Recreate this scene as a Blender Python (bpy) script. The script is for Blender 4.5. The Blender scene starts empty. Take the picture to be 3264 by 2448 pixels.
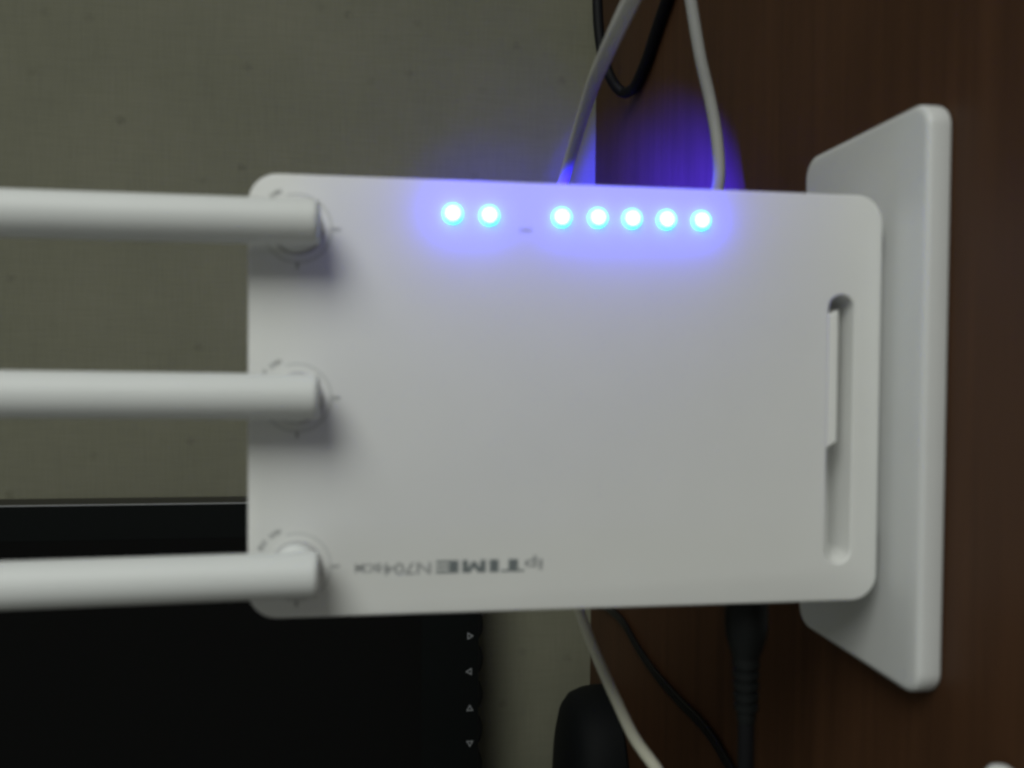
import bpy, bmesh, math, random
from mathutils import Vector, Matrix

S = 0.001                       # everything below is written in millimetres
sc = bpy.context.scene
COL = sc.collection
random.seed(7)

# ------------------------------------------------------------------ camera
cam_d = bpy.data.cameras.new("camera")
cam = bpy.data.objects.new("camera", cam_d)
COL.objects.link(cam)
RIGHT = Vector((0.0080978, -0.1316263, -0.9912663))
UP = Vector((0.9997027, 0.0238642, 0.0049978))
FWD = Vector((-0.0229980, 0.9910121, -0.1317804))
m = Matrix.Identity(4)
for i in range(3):
    m[i][0], m[i][1], m[i][2] = RIGHT[i], UP[i], -FWD[i]
m[0][3], m[1][3], m[2][3] = 8.877 * S, -221.316 * S, 145.147 * S
cam.matrix_world = m
cam_d.sensor_width = 36.0
cam_d.lens = 36.0 * 2660.0 / 3264.0
cam_d.clip_start = 0.01
cam_d.clip_end = 20.0
cam_d.dof.use_dof = True
cam_d.dof.focus_distance = 0.52
cam_d.dof.aperture_fstop = 11.0
sc.camera = cam

# ------------------------------------------------------------------ world and room light
world = bpy.data.worlds.new("World")
sc.world = world
world.use_nodes = True
bg = world.node_tree.nodes["Background"]
bg.inputs[0].default_value = (0.95, 1.0, 0.92, 1)
bg.inputs[1].default_value = 0.155

def aim(o, target):
    d = Vector(target) * S - o.location
    o.rotation_euler = d.to_track_quat('-Z', 'Y').to_euler()

kd = bpy.data.lights.new("room_lamp", 'AREA')
kd.shape = 'RECTANGLE'
kd.size, kd.size_y = 0.88, 0.88
kd.energy = 3.85
kd.color = (0.97, 1.0, 0.95)
kd.spread = math.radians(78)
key = bpy.data.objects.new("room_lamp", kd)
COL.objects.link(key)
key.location = (1.11, -1.06, 0.71)
aim(key, (-330, 150, 130))

# ------------------------------------------------------------------ render look
sc.render.engine = 'CYCLES'
sc.view_settings.view_transform = 'Standard'
sc.view_settings.look = 'None'
sc.view_settings.exposure = 0.09
sc.view_settings.gamma = 1.0
sc.view_settings.use_curve_mapping = False
sc.cycles.use_denoising = True
sc.cycles.pixel_filter_type = 'BLACKMAN_HARRIS'
sc.cycles.filter_width = 2.9
sc.cycles.max_bounces = 6

# ------------------------------------------------------------------ materials
def new_mat(name):
    ma = bpy.data.materials.new(name)
    ma.use_nodes = True
    nt = ma.node_tree
    return ma, nt, nt.nodes["Principled BSDF"]

def plain(name, col, rough, spec=0.5, var=0.04, scale=180.0, bump=0.0):
    ma, nt, b = new_mat(name)
    tc = nt.nodes.new('ShaderNodeTexCoord')
    nz = nt.nodes.new('ShaderNodeTexNoise')
    nz.inputs['Scale'].default_value = scale
    nz.inputs['Detail'].default_value = 4
    nt.links.new(tc.outputs['Object'], nz.inputs['Vector'])
    mx = nt.nodes.new('ShaderNodeMix'); mx.data_type = 'RGBA'
    mx.inputs['A'].default_value = tuple(c * (1 - var) for c in col) + (1,)
    mx.inputs['B'].default_value = tuple(min(1, c * (1 + var)) for c in col) + (1,)
    nt.links.new(nz.outputs['Fac'], mx.inputs['Factor'])
    nt.links.new(mx.outputs['Result'], b.inputs['Base Color'])
    b.inputs['Roughness'].default_value = rough
    b.inputs['Specular IOR Level'].default_value = spec
    if bump:
        n2 = nt.nodes.new('ShaderNodeTexNoise')
        n2.inputs['Scale'].default_value = 2500
        nt.links.new(tc.outputs['Object'], n2.inputs['Vector'])
        bp = nt.nodes.new('ShaderNodeBump')
        bp.inputs['Strength'].default_value = bump
        bp.inputs['Distance'].default_value = 0.0002
        nt.links.new(n2.outputs['Fac'], bp.inputs['Height'])
        nt.links.new(bp.outputs['Normal'], b.inputs['Normal'])
    return ma

def emitter(name, col, strength):
    ma, nt, b = new_mat(name)
    b.inputs['Base Color'].default_value = (0.5, 0.6, 0.7, 1)
    b.inputs['Emission Color'].default_value = tuple(col) + (1,)
    b.inputs['Emission Strength'].default_value = strength
    return ma

M_WHITE = plain("white_plastic", (0.73, 0.735, 0.715), 0.5, 0.4, 0.025, 60, 0.15)
M_SHELL = plain("thin_white_shell", (0.73, 0.735, 0.715), 0.5, 0.4, 0.025, 60, 0.15)
def make_translucent(ma, amount):
    # thin moulded plastic: some light from inside the case comes through
    nt = ma.node_tree
    b = nt.nodes["Principled BSDF"]; out = nt.get_output_node('CYCLES') or nt.nodes["Material Output"]
    tr = nt.nodes.new('ShaderNodeBsdfTranslucent'); tr.inputs['Color'].default_value = (0.9, 0.9, 0.9, 1)
    mx = nt.nodes.new('ShaderNodeMixShader'); mx.inputs[0].default_value = amount
    nt.links.new(b.outputs[0], mx.inputs[1]); nt.links.new(tr.outputs[0], mx.inputs[2])
    nt.links.new(mx.outputs[0], out.inputs['Surface'])
make_translucent(M_SHELL, 0.08)
M_STAND = plain("stand_plastic", (0.60, 0.607, 0.60), 0.42, 0.45, 0.03, 60, 0.12)
M_ANT = plain("antenna_plastic", (0.62, 0.635, 0.63), 0.55, 0.35, 0.02, 80, 0.1)
M_PRINT = plain("grey_print", (0.31, 0.32, 0.32), 0.6, 0.3)
M_PRINT_DARK = plain("dark_print", (0.15, 0.17, 0.175), 0.55, 0.3)
M_PRINT_PALE = plain("pale_print", (0.50, 0.51, 0.51), 0.6, 0.3)
M_GAP_SHADE = plain("painted_gap_shade", (0.40, 0.40, 0.41), 0.7, 0.2)  # flat grey standing in for the shade round the antenna collars
M_BLACK = plain("black_plastic", (0.005, 0.006, 0.006), 0.5, 0.2, 0.1)
M_BEZEL = plain("bezel_plastic", (0.003, 0.004, 0.004), 0.45, 0.12, 0.12)
M_SIDE = plain("monitor_side_plastic", (0.022, 0.021, 0.018), 0.45, 0.3, 0.1)
M_SCREEN = plain("dark_screen", (0.002, 0.002, 0.002), 0.3, 0.15, 0.1)
M_GLINT = plain("painted_edge_glint", (0.42, 0.43, 0.44), 0.3, 0.6, 0.1)  # pale colour imitating light caught on the monitor's bevel
M_MARK = plain("arrow_print", (0.24, 0.25, 0.26), 0.5, 0.3)
M_BASE = plain("charcoal_plastic", (0.005, 0.006, 0.0065), 0.65, 0.15, 0.1)
M_CABLE_SHADED = plain("shade_greyed_sheath", (0.27, 0.27, 0.26), 0.6, 0.25, 0.05)  # white sheath, with the shade it lies in put into the colour
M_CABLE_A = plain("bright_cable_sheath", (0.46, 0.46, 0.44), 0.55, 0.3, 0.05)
M_CABLE_C = plain("cream_cable_sheath", (0.55, 0.54, 0.44), 0.45, 0.4, 0.05)
M_CABLE_B = plain("black_cable_sheath", (0.005, 0.005, 0.006), 0.6, 0.15, 0.1)
M_CORD = plain("black_twin_cord", (0.005, 0.005, 0.006), 0.4, 0.25, 0.1)
M_CLEAR = plain("plug_plastic", (0.6, 0.6, 0.6), 0.25, 0.5)
M_LED_CORE = emitter("led_core_light", (0.85, 1.0, 1.0), 2.2)
M_LED_RIM = emitter("led_rim_light", (0.02, 0.6, 1.0), 5.5)

def wall_material():
    ma, nt, b = new_mat("linen_wallpaper")
    N, L = nt.nodes, nt.links
    tc = N.new('ShaderNodeTexCoord')
    def noise(scale, sx, sz, detail=2):
        mp = N.new('ShaderNodeMapping'); mp.inputs['Scale'].default_value = (sx, 1, sz)
        L.new(tc.outputs['Object'], mp.inputs['Vector'])
        nz = N.new('ShaderNodeTexNoise'); nz.inputs['Scale'].default_value = scale
        nz.inputs['Detail'].default_value = detail
        L.new(mp.outputs['Vector'], nz.inputs['Vector'])
        return nz.outputs['Fac']
    def math_(op, a, c=None):
        n = N.new('ShaderNodeMath'); n.operation = op
        for k, v in enumerate((a, c)):
            if v is None: continue
            if isinstance(v, (int, float)): n.inputs[k].default_value = v
            else: L.new(v, n.inputs[k])
        return n.outputs[0]
    threads = math_('ADD', noise(700, 1.0, 0.06), noise(700, 0.06, 1.0))
    blotch = noise(13, 1, 1, 4)
    cr = N.new('ShaderNodeMapRange'); cr.inputs[1].default_value = 0.65; cr.inputs[2].default_value = 1.35
    cr.inputs[3].default_value = 0.93; cr.inputs[4].default_value = 1.06
    L.new(threads, cr.inputs[0])
    # sparse little printed motifs
    wob = N.new('ShaderNodeTexNoise'); wob.inputs['Scale'].default_value = 260
    L.new(tc.outputs['Object'], wob.inputs['Vector'])
    mixv = N.new('ShaderNodeVectorMath'); mixv.operation = 'MULTIPLY_ADD'
    mixv.inputs[1].default_value = (0.006, 0.0, 0.006)
    L.new(wob.outputs['Color'], mixv.inputs[0]); L.new(tc.outputs['Object'], mixv.inputs[2])
    flat = N.new('ShaderNodeVectorMath'); flat.operation = 'MULTIPLY'
    flat.inputs[1].default_value = (1, 0, 1)
    L.new(mixv.outputs[0], flat.inputs[0])
    sx_ = N.new('ShaderNodeSeparateXYZ'); L.new(flat.outputs[0], sx_.inputs[0])
    cx_ = N.new('ShaderNodeCombineXYZ'); L.new(sx_.outputs[0], cx_.inputs[0]); L.new(sx_.outputs[2], cx_.inputs[1])
    vo = N.new('ShaderNodeTexVoronoi'); vo.voronoi_dimensions = '2D'; vo.inputs['Scale'].default_value = 26
    L.new(cx_.outputs[0], vo.inputs['Vector'])
    dot = N.new('ShaderNodeMapRange'); dot.inputs[1].default_value = 0.02; dot.inputs[2].default_value = 0.12
    dot.inputs[3].default_value = 1.0; dot.inputs[4].default_value = 0.0
    L.new(vo.outputs['Distance'], dot.inputs[0])
    sep = N.new('ShaderNodeSeparateColor'); L.new(vo.outputs['Color'], sep.inputs[0])
    on = math_('GREATER_THAN', sep.outputs[0], 0.5)
    spot = math_('MULTIPLY', math_('MULTIPLY', dot.outputs[0], on), math_('MULTIPLY', sep.outputs[1], 0.22))
    keep = math_('SUBTRACT', 1.0, spot)
    fac = math_('MULTIPLY', cr.outputs[0], keep)
    col = N.new('ShaderNodeMix'); col.data_type = 'RGBA'
    col.inputs['A'].default_value = (0.150, 0.152, 0.108, 1)
    col.inputs['B'].default_value = (0.198, 0.194, 0.142, 1)
    L.new(blotch, col.inputs['Factor'])
    mul = N.new('ShaderNodeVectorMath'); mul.operation = 'SCALE'
    L.new(col.outputs['Result'], mul.inputs[0]); L.new(fac, mul.inputs['Scale'])
    L.new(mul.outputs[0], b.inputs['Base Color'])
    b.inputs['Roughness'].default_value = 0.8
    b.inputs['Specular IOR Level'].default_value = 0.15
    bp = N.new('ShaderNodeBump'); bp.inputs['Strength'].default_value = 0.15
    bp.inputs['Distance'].default_value = 0.0003
    L.new(threads, bp.inputs['Height']); L.new(bp.outputs['Normal'], b.inputs['Normal'])
    return ma

def desk_material():
    ma, nt, b = new_mat("brown_wood_laminate")
    N, L = nt.nodes, nt.links
    tc = N.new('ShaderNodeTexCoord')
    mp = N.new('ShaderNodeMapping'); mp.inputs['Scale'].default_value = (1.2, 40, 1)
    L.new(tc.outputs['Object'], mp.inputs['Vector'])
    n1 = N.new('ShaderNodeTexNoise'); n1.inputs['Scale'].default_value = 3.5
    n1.inputs['Detail'].default_value = 6; n1.inputs['Roughness'].default_value = 0.65
    L.new(mp.outputs['Vector'], n1.inputs['Vector'])
    mp2 = N.new('ShaderNodeMapping'); mp2.inputs['Scale'].default_value = (14, 420, 1)
    L.new(tc.outputs['Object'], mp2.inputs['Vector'])
    n2 = N.new('ShaderNodeTexNoise'); n2.inputs['Scale'].default_value = 2.0; n2.inputs['Detail'].default_value = 3
    L.new(mp2.outputs['Vector'], n2.inputs['Vector'])
    ad = N.new('ShaderNodeMath'); ad.operation = 'MULTIPLY_ADD'; ad.inputs[1].default_value = 0.25
    L.new(n2.outputs['Fac'], ad.inputs[0]); L.new(n1.outputs['Fac'], ad.inputs[2])
    cr = N.new('ShaderNodeValToRGB')
    e = cr.color_ramp.elements
    e[0].position = 0.28; e[0].color = (0.038, 0.0165, 0.0075, 1)
    e[1].position = 0.92; e[1].color = (0.080, 0.036, 0.0158, 1)
    L.new(ad.outputs[0], cr.inputs['Fac'])
    L.new(cr.outputs['Color'], b.inputs['Base Color'])
    b.inputs['Roughness'].default_value = 0.55
    b.inputs['Specular IOR Level'].default_value = 0.2
    return ma

M_WALL = wall_material()
M_DESK = desk_material()

# ------------------------------------------------------------------ mesh helpers (mm in, metres out)
def link(name, verts, faces, mat, parent=None, origin=(0, 0, 0), smooth=True, angle=35):
    """One mesh object; verts are world millimetres; a child's origin is its root's origin."""
    root = parent
    while root is not None and root.parent is not None:
        root = root.parent
    o0 = Vector(origin) if root is None else root.location / S
    me = bpy.data.meshes.new(name)
    me.from_pydata([tuple((Vector(v) - o0) * S) for v in verts], [], faces)
    bm = bmesh.new(); bm.from_mesh(me)
    bmesh.ops.recalc_face_normals(bm, faces=bm.faces)
    bm.to_mesh(me); bm.free()
    if smooth:
        for p in me.polygons: p.use_smooth = True
        me.set_sharp_from_angle(angle=math.radians(angle))
    me.materials.append(mat)
    o = bpy.data.objects.new(name, me)
    COL.objects.link(o)
    if parent is None: o.location = o0 * S
    else: o.parent = parent
    return o

def tag(o, label, cat, group=None):
    o["label"] = label; o["category"] = cat
    if group: o["group"] = group
    return o

def empty(name, loc):
    o = bpy.data.objects.new(name, None)
    o.empty_display_size = 0.01
    COL.objects.link(o); o.location = Vector(loc) * S
    return o

def rrect(w, h, r, n=8):
    pts = []
    for cx, cy, a0 in ((w/2-r, h/2-r, 0), (-w/2+r, h/2-r, 90), (-w/2+r, -h/2+r, 180), (w/2-r, -h/2+r, 270)):
        for k in range(n + 1):
            a = math.radians(a0 + 90 * k / n)
            pts.append((cx + r * math.cos(a), cy + r * math.sin(a)))
    return pts

def loft(rings, cap0=True, cap1=True):
    n = len(rings[0]); v = [p for r in rings for p in r]; f = []
    for i in range(len(rings) - 1):
        for k in range(n):
            a, b2 = i*n+k, i*n+(k+1) % n
            f.append((a, b2, b2+n, a+n))
    if cap0: f.append(tuple(range(n))[::-1])
    if cap1: f.append(tuple(range((len(rings)-1)*n, len(rings)*n)))
    return v, f

def rounded_slab(w, h, r, prof, place, n=8):
    """prof: list of (depth, inset); place(a, b, depth) -> world mm."""
    rings = []
    for d, ins in prof:
        rings.append([place(a, b2, d) for a, b2 in rrect(w-2*ins, h-2*ins, max(r-ins, 0.2), n)])
    return loft(rings)

def catmull(pts, per=10):
    P = [Vector(p) for p in pts]
    P = [2*P[0]-P[1]] + P + [2*P[-1]-P[-2]]
    out = []
    for i in range(1, len(P)-2):
        for k in range(per):
            t = k/per
            out.append(0.5*((2*P[i]) + (P[i+1]-P[i-1])*t + (2*P[i-1]-5*P[i]+4*P[i+1]-P[i+2])*t*t
                       + (3*P[i]-P[i-1]-3*P[i+1]+P[i+2])*t**3))
    out.append(P[-2])
    return out

def tube(path, rad, n=14):
    rings = []
    t0 = (path[1]-path[0]).normalized()
    u = t0.orthogonal().normalized()
    for i, p in enumerate(path):
        t = (path[min(i+1, len(path)-1)] - path[max(i-1, 0)]).normalized()
        u = (u - t*u.dot(t)).normalized(); w = t.cross(u)
        r = rad(i/(len(path)-1)) if callable(rad) else rad
        rings.append([tuple(p + u*r*math.cos(2*math.pi*k/n) + w*r*math.sin(2*math.pi*k/n)) for k in range(n)])
    return loft(rings)

def lathe(prof, c, axis, n=40):
    """prof: (radius, distance along axis); closed at both ends."""
    a = Vector(axis).normalized(); u = a.orthogonal().normalized(); w = a.cross(u); c = Vector(c)
    return loft([[tuple(c + a*d + u*r*math.cos(2*math.pi*k/n) + w*r*math.sin(2*math.pi*k/n)) for k in range(n)] for r, d in prof])

def box(x0, x1, y0, y1, z0, z1, bev=0.0):
    if bev <= 0:
        v = [(x, y, z) for x in (x0, x1) for y in (y0, y1) for z in (z0, z1)]
        return v, [(0,1,3,2),(4,6,7,5),(0,4,5,1),(2,3,7,6),(0,2,6,4),(1,5,7,3)]
    cx, cz = (x0+x1)/2, (z0+z1)/2
    return rounded_slab(x1-x0, z1-z0, bev, [(y0, bev), (y0+bev*0.3, bev*0.3), (y0+bev, 0), (y1-bev, 0), (y1-bev*0.3, bev*0.3), (y1, bev)],
                        lambda a, b2, d: (cx+a, d, cz+b2), 4)

def merge(*vf):
    v, f = [], []
    for vv, ff in vf:
        o = len(v); v += list(vv); f += [tuple(i+o for i in q) for q in ff]
    return v, f

def struct(o):
    o["kind"] = "structure"
    return o

# ------------------------------------------------------------------ setting
struct(link("desk_top", *box(-900, 900, -420, 401.4, -25, 0), M_DESK, smooth=False))
struct(link("wall", *box(-1200, 1200, 401.8, 441.8, -400, 1100), M_WALL, smooth=False))

# ------------------------------------------------------------------ router stand
ST_Y0, ST_Y1, ST_W, ST_H = -15.4, 53.2, 160.6, 7.1
stand = empty("router_stand", (0, 19, 0))
tag(stand, "white rectangular plastic stand lying on the desk under the router", "stand")
pl = lambda a, b2, d: (a, (ST_Y0+ST_Y1)/2 + b2, d)
link("base_plate", *rounded_slab(ST_W, ST_Y1-ST_Y0, 7.0,
     [(0.05, 1.0), (0.5, 0.25), (1.2, 0), (5.6, 0), (6.3, 0.22), (6.75, 0.7), (7.0, 1.3), (7.1, 2.1)], pl, 10), M_STAND, stand)
link("cradle", *box(-40, 40, 5, 27, 7.0, 10.4, 0.8), M_STAND, stand)

# ------------------------------------------------------------------ router
ZB, LEN, WID, THK = 10.12, 174.1, 115.0, 32.0
router = empty("wifi_router", (0, 16, ZB))
tag(router, "white three-antenna router standing upright with seven glowing blue lights", "router")
zc = ZB + LEN/2
pr = lambda a, b2, d: (a, d, zc + b2)
body = link("case", *rounded_slab(WID, LEN, 7.6,
     [(0.0, 0.6), (0.06, 0.35), (0.22, 0.14), (0.5, 0.02), (0.8, 0), (THK-6, 0.4), (THK-2.5, 1.6), (THK-0.7, 3.2), (THK, 5.0)], pr, 12),
     M_WHITE, router, angle=30)
# the long recessed slot near the foot is cut into the case
SX0, SX1, SZ, SR = -46.6, 29.2, 22.15, 3.75
def stadium(ins, d):
    r = SR - ins; pts = []
    for cx, a0 in ((SX1-SR, -90), (SX0+SR, 90)):
        for k in range(13):
            a = math.radians(a0 + 180*k/12)
            pts.append((cx + r*math.cos(a), d, SZ + r*math.sin(a)))
    return pts
cut = link("cutter", *loft([stadium(-0.55, -0.6), stadium(-0.45, -0.0), stadium(-0.1, 0.3), stadium(0, 0.75), stadium(0.1, 12.4), stadium(0.6, 13.0)]), M_WHITE, router)
md = body.modifiers.new("slot", 'BOOLEAN'); md.operation = 'DIFFERENCE'; md.object = cut; md.solver = 'EXACT'
bpy.context.view_layer.update()
dg = bpy.context.evaluated_depsgraph_get()
nm = bpy.data.meshes.new_from_object(body.evaluated_get(dg))
body.modifiers.clear(); body.data = nm; nm.name = "case"
nm.materials.clear(); nm.materials.append(M_SHELL)
for p in nm.polygons: p.use_smooth = True; p.material_index = 0
nm.set_sharp_from_angle(angle=math.radians(30))
bpy.data.objects.remove(cut, do_unlink=True)
# raised tab along one side of the slot
tabv = [(-12.0, 22.7), (-13.9, 25.95), (23.6, 25.95), (25.0, 22.7)]
link("slot_tab", *loft([[(x, 12.9, z) for x, z in tabv], [(x, 0.8, z) for x, z in tabv],
     [(x*0.99+0.04, 0.35, 24.4+(z-24.4)*0.8) for x, z in tabv]]), M_WHITE, router)

# status lights
LEDS = [(48.56, 131.86), (48.38, 122.16), (48.49, 102.67), (48.68, 92.76), (48.72, 83.25), (48.77, 73.63), (48.82, 63.77)]
DIODE_W = 0.05
DIODE_VARY = dict(zip(LEDS, (1.2, 1.05, 0.95, 1.1, 0.9, 1.0, 1.15)))
for x, z in LEDS:
    led = link("status_light", *loft([[tuple(Vector((x, y, z)) + Vector((r*math.cos(t), 0, r*math.sin(t)))) for t in [2*math.pi*k/28 for k in range(28)]]
               for r, y in ((2.35, 0.02), (2.3, -0.7), (2.05, -1.05), (1.75, -1.15))], cap0=False, cap1=False), M_LED_RIM, router)
    link("light_core", *loft([[tuple(Vector((x, y, z)) + Vector((r*math.cos(t), 0, r*math.sin(t)))) for t in [2*math.pi*k/28 for k in range(28)]]
               for r, y in ((1.75, -1.15), (1.2, -1.3), (0.5, -1.36))], cap0=False), M_LED_CORE, led)

    # the diode behind each light; its blue light seeps through the thin shell
    pd = bpy.data.lights.new("diode_light", 'POINT')
    pd.energy = DIODE_W * DIODE_VARY[(x, z)]; pd.color = (0.025, 0.02, 1.0); pd.shadow_soft_size = 0.0015
    po = bpy.data.objects.new("diode_light", pd); COL.objects.link(po); po.parent = led
    po.location = (Vector((x, 4.8, z)) - Vector((0, 16, ZB))) * S

# unseen dark board and tray added inside the case to absorb stray diode light
M_ABSORBER = plain("dark_light_absorber", (0.010, 0.016, 0.012), 0.7, 0.2)
link("added_absorber_board", *box(-22, 57.2, 11.0, 12.6, 29, 165), M_ABSORBER, router, smooth=False)
link("added_light_tray", *merge(box(-22, -21, 0.9, 11, 29, 165), box(56.7, 57.2, 0.9, 11, 29, 165),
     box(-21, 56.7, 0.9, 11, 29, 30), box(-21, 56.7, 0.9, 11, 164, 165)), M_ABSORBER, router, smooth=False)

# print on the front: flat, 0.06 mm proud
FY = -0.06
def flat_poly(polys):
    """polys: list of [(x, z), ...] -> thin flat prisms on the front face"""
    out = []
    for p in polys:
        out.append(loft([[(x, 0.02, z) for x, z in p], [(x, FY, z) for x, z in p]]))
    return merge(*out)

def arc_band(c, r0, r1, a0, a1, n=40):
    # angles measured as seen with the foot of the router to the right
    P = lambda r, a: (c[0] + r*math.sin(math.radians(a)), c[1] - r*math.cos(math.radians(a)))
    quads = []
    for k in range(n):
        t0, t1 = a0 + (a1-a0)*k/n, a0 + (a1-a0)*(k+1)/n
        quads.append([P(r0, t0), P(r1, t0), P(r1, t1), P(r0, t1)])
    return quads

PIV = [(43.57, 171.82), (-0.11, 171.82), (-44.15, 171.86)]
AXES = [((43.72, 165.4), (43.45, 345)), ((0.50, 165.4), (1.55, 345)), ((-43.85, 165.3), (-45.6, 345))]
ANT_LABEL = ["antenna nearest the row of blue lights", "middle antenna of the three", "antenna nearest the printed lettering"]
for (c, (b0, b1), al) in zip(PIV, AXES, ANT_LABEL):
    link("dial_ring", *flat_poly(arc_band(c, 8.55, 8.95, -175, 108)), M_PRINT_PALE, router)
    link("dial_mark", *flat_poly([[(c[0]-0.28, c[1]-8.8), (c[0]+0.28, c[1]-8.8), (c[0]+0.28, c[1]-11.0), (c[0]-0.28, c[1]-11.0)]]), M_PRINT, router)
    link("dial_mark", *flat_poly([[(c[0]-8.6, c[1]-0.3), (c[0]-8.6, c[1]+0.3), (c[0]-10.4, c[1]+0.3), (c[0]-10.4, c[1]-0.3)]]), M_PRINT, router)
    rnd = random.Random(3)
    strokes = []
    for k, a in enumerate((113, 117, 121, 125, 129, 139, 143, 147, 151)):
        r0 = 9.7 + rnd.uniform(-0.1, 0.15); r1 = r0 + rnd.uniform(0.9, 1.4)
        strokes += arc_band(c, r0, r1, a, a + rnd.uniform(1.6, 2.8), 1)
        strokes += arc_band(c, r0 + rnd.choice((0.0, 0.5, 0.9)), r0 + 1.1, a, a + 3.2, 1)[:1] if k % 2 else []
    link("dial_lettering", *flat_poly(strokes), M_PRINT, router)
    link("painted_pivot_shade", *flat_poly(arc_band(c, 6.2, 6.75, 0, 360, 48)), M_GAP_SHADE, router)  # collar's gap shade painted as a flat ring
    # antenna: tapered rod with a pivot collar at its foot
    p0, p1 = Vector((b0[0], -9.4, b0[1])), Vector((b1[0], -10.6, b1[1]))
    ln = (p1-p0).length
    ant = link("antenna", *lathe([(4.6, 0), (5.25, 0.12), (5.56, 0.5), (5.64, 1.2), (5.72, 70), (5.75, ln-4), (5.2, ln-1.2), (3.2, ln)], p0, p1-p0, 48), M_ANT, router)
    ant["label"] = al
    link("pivot", *lathe([(6.15, 0.3), (6.15, -3.0), (5.9, -3.6), (5.2, -4.1), (4.4, -7.5), (3.0, -8.0)], (c[0], 0, c[1]), (0, 1, 0), 40), M_ANT, ant)

# lettering, running up the case with the letter tops to the left
def glyphs(text, size, bold=0.0):
    cu = bpy.data.curves.new("tmp_text", 'FONT')
    cu.body = text; cu.size = size; cu.offset = bold; cu.resolution_u = 3
    ob = bpy.data.objects.new("tmp_text", cu); COL.objects.link(ob)
    bpy.context.view_layer.update()
    me = bpy.data.meshes.new_from_object(ob.evaluated_get(bpy.context.evaluated_depsgraph_get()))
    v = [(p.co.x, p.co.y) for p in me.vertices]; f = [tuple(p.vertices) for p in me.polygons]
    bpy.data.objects.remove(ob, do_unlink=True); bpy.data.curves.remove(cu); bpy.data.meshes.remove(me)
    return v, f

def lettering(name, text, z0, z1, xbase, xtop, mat, bold=0.0, ref=None):
    """fit text between heights z0..z1 (reading direction is up) and from xbase to xtop"""
    v, f = glyphs(text, 10.0, bold)
    a0, a1 = min(p[0] for p in v), max(p[0] for p in v)
    b0, b1 = (0, ref) if ref else (min(p[1] for p in v), max(p[1] for p in v))
    vv = [(xbase + (q-b0)/(b1-b0)*(xtop-xbase), FY, z0 + (p-a0)/(a1-a0)*(z1-z0)) for p, q in v]
    return link(name, vv, f, mat, router, smooth=False)

lettering("lettering", "ip", 106.9, 112.0, -43.6, -46.7, M_PRINT, 0.25, ref=7.2)
T = lambda segs: flat_poly([[(x0, z0), (x1, z0), (x1, z1), (x0, z1)] for x0, x1, z0, z1 in segs])
XB, XT = -43.35, -46.75
hs = (XT-XB)
X = lambda k: XB + hs*k
link("lettering", *T([(X(0), X(0.82), 113.7, 116.3), (X(0.84), X(1), 112.0, 118.3)]), M_PRINT_DARK, router)
link("lettering", *T([(X(0), X(1), 118.95, 121.4)]), M_PRINT_DARK, router)
link("lettering", *flat_poly([[(X(0), 122.4), (X(1), 122.4), (X(1), 124.6), (X(0.55), 125.55), (X(1), 126.5), (X(1), 128.7), (X(0), 128.7), (X(0), 127.2), (X(0.62), 127.2), (X(0.1), 125.9), (X(0.1), 125.2), (X(0.62), 123.9), (X(0), 123.9)]]), M_PRINT_DARK, router)
link("lettering", *T([(X(0), X(1), 129.7, 132.2), (X(0), X(0.2), 132.2, 135.7), (X(0.4), X(0.6), 132.2, 135.7), (X(0.8), X(1), 132.2, 135.7)]), M_PRINT_DARK, router)
lettering("lettering", "N704", 137.0, 149.6, -43.6, -46.9, M_PRINT, 0.2)
lettering("lettering", "BCM", 150.1, 156.9, -43.7, -46.1, M_PRINT, 0.32)
# tiny worn mark between the second and third light
link("small_lettering", *T([(44.3, 45.3, 110.9, 111.4), (44.3, 45.3, 112.0, 112.35), (44.3, 44.6, 112.35, 112.9), (45.0, 45.3, 112.35, 112.9), (44.3, 45.3, 113.4, 113.8)]), M_PRINT, router)

# ------------------------------------------------------------------ added lamps on the router's back, standing in for blue lens bloom
ADDED_LENS = emitter("added_rear_lens", (0.01, 0.06, 1.0), 4.0)
def added_rear_light(x, z, target, watts, cone, blend):
    link("added_rear_light", *lathe([(2.2, -0.3), (2.2, 0.5), (1.4, 0.9)], (x, THK, z), (0, 1, 0), 20), ADDED_LENS, router)
    ld = bpy.data.lights.new("added_rear_beam", 'SPOT')
    ld.energy = watts; ld.color = (0.02, 0.012, 1.0)
    ld.spot_size = math.radians(cone); ld.spot_blend = blend; ld.shadow_soft_size = 0.004
    o = bpy.data.objects.new("added_rear_beam", ld); COL.objects.link(o)
    o.parent = router
    o.location = (Vector((x, THK+1.5, z)) - Vector((0, 16, ZB))) * S
    d = Vector(target) - Vector((x, THK+1.5, z))
    o.rotation_euler = d.to_track_quat('-Z', 'Y').to_euler()
added_rear_light(44, 110, (78, 190, 0), 95.0, 40, 1.0)
added_rear_light(44, 104, (100, 280, 0), 50.0, 28, 1.0)
added_rear_light(44, 120, (112, 401.8, 84), 4.0, 24, 1.0)

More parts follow.
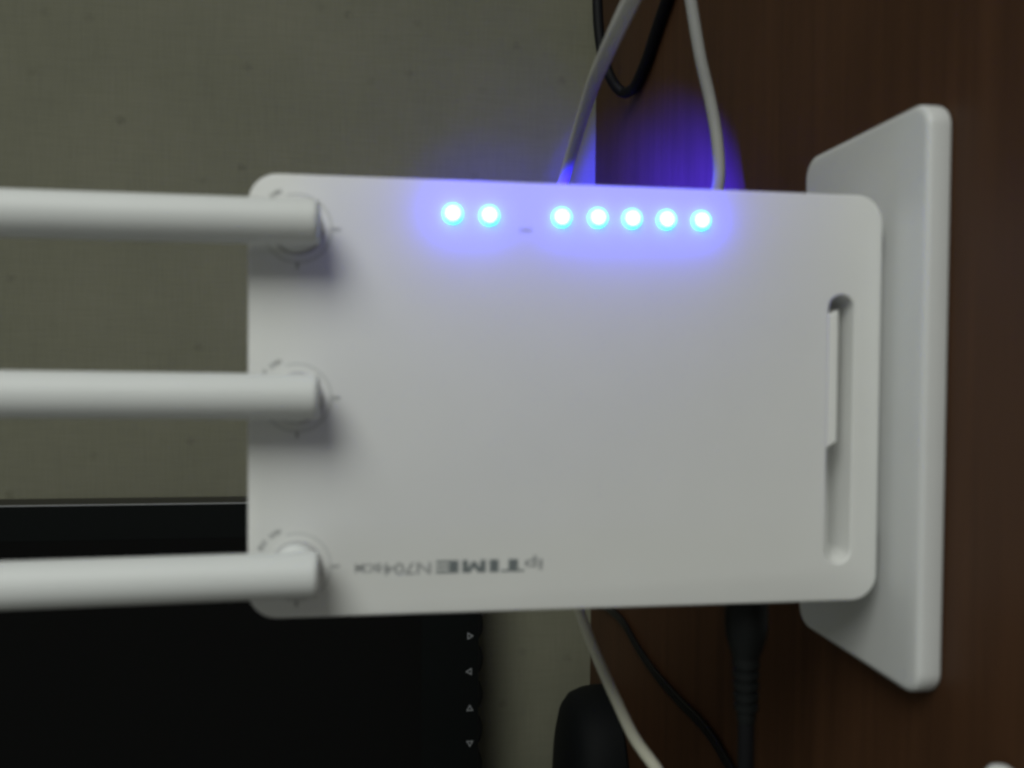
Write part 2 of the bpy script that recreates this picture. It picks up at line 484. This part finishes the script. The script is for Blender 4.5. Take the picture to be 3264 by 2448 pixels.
# ------------------------------------------------------------------ monitor
mon = empty("monitor", (-300, 335, 0))
tag(mon, "black flat monitor behind the router with arrow marks on its lower bezel", "monitor")
MX0, MX1, MZ0, MZ1, MY0, MY1 = -555.0, -83.3, 91.3, 425.0, 345.0, 382.0
cx, cz_, mw, mh = (MX0+MX1)/2, (MZ0+MZ1)/2, MX1-MX0, MZ1-MZ0
pm = lambda a, b2, d: (cx+a, d, cz_+b2)
link("back_shell", *rounded_slab(mw, mh, 3.0, [(MY0+0.9, 0.0), (MY0+4, 0.0), (MY1-8, 0.3), (MY1-2, 1.5), (MY1, 4)], pm, 5), M_SIDE, mon)
link("glint_strip", *box(MX1-0.55, MX1-0.12, MY0+0.05, MY0+0.9, MZ0+3, MZ1-3), M_GLINT, mon, smooth=False)  # added pale strip drawing the bevel's highlight
def frame_ring(b_l, b_r, b_b, b_t, y0, y1, ins):
    o = [(MX0+ins, MZ0+ins), (MX1-ins, MZ0+ins), (MX1-ins, MZ1-ins), (MX0+ins, MZ1-ins)]
    i = [(MX0+b_l, MZ0+b_b), (MX1-b_r, MZ0+b_b), (MX1-b_r, MZ1-b_t), (MX0+b_l, MZ1-b_t)]
    v = [(x, y, z) for y in (y0, y1) for x, z in o + i]
    f = []
    for k in range(4):
        n = (k+1) % 4
        f += [(k, n, 4+n, 4+k), (8+k, 12+k, 12+n, 8+n), (k, 8+k, 8+n, n), (4+k, 4+n, 12+n, 12+k)]
    return v, f
link("bezel", *frame_ring(23, 23, 39, 23, MY0-0.4, MY0+0.6, 0.55), M_BEZEL, mon, smooth=False)
link("screen", *box(MX0+18, MX1-18, MY0+0.12, MY0+0.5, MZ0+35, MZ1-18), M_SCREEN, mon, smooth=False)
for x in (-170.4, -194.5, -218.9, -243.3, -267.8):
    v, f = loft([[(x + 10.2*math.cos(t), y, MZ0 + 1.0 - s*4.0*max(0, math.sin(t))) for t in [math.pi*k/16 for k in range(17)]] for y, s in ((347.5, 0.7), (348.4, 1.0), (354, 1.0), (355, 0.7))])
    link("button", v, f, M_BLACK, mon)
def tri(x, z, ang):
    R = 2.8
    o = [(x + R*math.sin(math.radians(ang+120*k)), z + R*math.cos(math.radians(ang+120*k))) for k in range(3)]
    i = [(x + (px-x)*0.58, z + (pz-z)*0.58) for px, pz in o]
    v = [(px, y, pz) for y in (344.3, 344.65) for px, pz in o+i]; f = []
    for k in range(3):
        n = (k+1) % 3
        f += [(k, n, 3+n, 3+k), (6+k, 9+k, 9+n, 6+n), (k, 6+k, 6+n, n), (3+k, 3+n, 9+n, 9+k)]
    return v, f
for x, z, a in ((-176.9, 97.8, 180), (-201.5, 97.6, 0), (-227.2, 97.3, 90), (-250.9, 97.1, 270)):
    link("arrow_mark", *tri(x, z, a), M_MARK, mon, smooth=False)
# its foot: a low domed oval base and a neck
n = 56
rings = []
for r, z in ((0.985, 0.1), (1.0, 1.5), (1.0, 9), (0.985, 17), (0.95, 25), (0.88, 30), (0.76, 33), (0.55, 35.2), (0.3, 36), (0.08, 36.2)):
    rings.append([(-306 + 91*r*abs(math.cos(t))**0.85*math.copysign(1, math.cos(t)), 336 + 58*r*abs(math.sin(t))**0.85*math.copysign(1, math.sin(t)), z) for t in [2*math.pi*k/n for k in range(n)]])
link("foot", *loft(rings), M_BASE, mon)
link("neck", *box(-380, -320, 350, 370, 30, 160, 3), M_BASE, mon)

# ------------------------------------------------------------------ cables
def cable(name, pts, r, mat, label, cat="cable", n=14):
    path = catmull(pts)
    o = link(name, *tube(path, r, n), mat, None, origin=pts[0], angle=60)
    tag(o, label, cat)
    return o
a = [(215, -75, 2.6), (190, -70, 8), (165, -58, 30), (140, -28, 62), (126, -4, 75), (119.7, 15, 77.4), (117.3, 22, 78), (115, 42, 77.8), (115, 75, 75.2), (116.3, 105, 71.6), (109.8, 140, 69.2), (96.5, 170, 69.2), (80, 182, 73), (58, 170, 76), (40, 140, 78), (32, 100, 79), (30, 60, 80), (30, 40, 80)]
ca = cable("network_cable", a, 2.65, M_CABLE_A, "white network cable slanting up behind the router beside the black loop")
link("plug", *box(24.5, 35.5, 30.5, 46, 75.5, 84.5, 1), M_CLEAR, ca)
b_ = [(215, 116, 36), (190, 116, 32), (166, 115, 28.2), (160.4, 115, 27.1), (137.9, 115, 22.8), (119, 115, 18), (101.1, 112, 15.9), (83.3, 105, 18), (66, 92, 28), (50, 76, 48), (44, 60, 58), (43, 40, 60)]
cb = cable("network_cable", b_, 2.5, M_CABLE_SHADED, "white network cable, colour greyed for shade, nearer the stand, meeting the router edge above the last blue light")
link("plug", *box(37.5, 48.5, 30.5, 46, 55.5, 64.5, 1), M_CLEAR, cb)
lp = [(330, 318, 20), (290, 314, 21), (256, 310, 21.4), (243.3, 308, 21.5), (226, 306, 21), (210, 304, 19.3), (195, 301, 15.5), (186, 300, 10.5), (181.6, 297, 6), (180.6, 288, 3.8), (181.4, 277.8, 3.4), (188.2, 257, 3.4), (197.6, 239.3, 3.4), (207.1, 220.6, 3.4), (212.6, 210.3, 3.4), (228, 190, 3.4), (262, 170, 3.4), (320, 160, 3.4)]
cable("power_cable", lp, 3.4, M_CABLE_B, "thick black cable bent into a loop on the desk by the wall", "cable")
cc = [(38, 35, 95), (30, 60, 92), (5, 105, 84), (-40, 125, 79), (-70, 118, 77.5), (-80.4, 112, 76.5), (-88.8, 106, 74), (-102.8, 94, 69.7), (-116.7, 80, 64.5), (-125, 68, 61.2), (-131, 58, 56.6), (-134.6, 50, 54.2), (-146, 34, 44), (-162, 12, 22), (-180, -10, 5), (-205, -25, 2.2), (-250, -30, 2.2)]
cd = cable("network_cable", cc, 2.15, M_CABLE_C, "cream network cable slanting down to the left below the monitor")
link("plug", *box(32.5, 43.5, 30.5, 42, 90.5, 99.5, 1), M_CLEAR, cd)
tw = [(-120, 396, 2), (-150, 385, 2), (-160, 360, 2), (-158.4, 333, 2), (-157, 300, 2), (-162, 268, 2), (-164.6, 232, 2), (-164, 194, 2), (-162, 152.8, 2), (-165.8, 123.8, 2), (-172, 100, 2), (-195, 70, 2), (-240, 40, 2)]
pth = catmull(tw)
def side_shift(path, d):
    out = []
    for i, p in enumerate(path):
        t = path[min(i+1, len(path)-1)] - path[max(i-1, 0)]
        s_ = Vector((-t.y, t.x, 0)).normalized()
        out.append(p + s_*d)
    return out
tag(link("twin_cord", *merge(tube(side_shift(pth, 1.25), 1.45, 10), tube(side_shift(pth, -1.25), 1.45, 10)), M_CORD, None, origin=tw[0], angle=60),
    "thin black twin cord lying on the desk between the cream cable and the power plug", "cord")

pw = empty("power_lead", (-57, 16, 0))
tag(pw, "black power plug with ribbed strain relief in the router's lower left side", "power cord")
link("plug", *lathe([(4.2, 0), (5.9, 0.3), (6.3, 1.2), (6.3, 13), (5.9, 16), (4.6, 20.5), (4.0, 22)], (-56.2, 16, 42.2), (-1, 0, -0.01), 28), M_BLACK, pw)
sr = [(4.0, 0)]
for k in range(5):
    t = 1.2 + k*3.3
    sr += [(4.05-0.12*k, t), (4.05-0.12*k, t+1.7), (3.2-0.1*k, t+1.9), (3.2-0.1*k, t+3.1)]
sr += [(2.9, 18.2), (2.6, 20)]
link("strain_relief", *lathe(sr, (-78.0, 16, 42.0), (-1, 0, -0.02), 24), M_BLACK, pw, angle=50)
link("cord", *tube(catmull([(-96, 16, 41.7), (-104, 16, 41.6), (-112, 16.5, 41.3), (-122, 18, 40), (-140, 24, 32), (-165, 34, 14), (-190, 44, 4), (-230, 52, 2.6), (-280, 50, 2.6)]), 2.5, 12), M_CABLE_B, pw)

# ------------------------------------------------------------------ pale rounded tip at the front of the desk
cap = link("rounded_cap", *tube([Vector((x+0.3, -43.6 - (x+88)*0.05, 4.2)) for x in (-85.2, -85.4, -86, -87.2, -89.2, -93, -110, -125)],
           lambda t: 4.1*min(1.0, (0.02, 0.42, 0.68, 0.86, 0.97, 1, 1, 1)[min(7, int(round(t*7)))]), 24), M_ANT, None, origin=(-100, -37, 0))
tag(cap, "small white rounded tip just showing in the lower right corner of the picture", "cap")
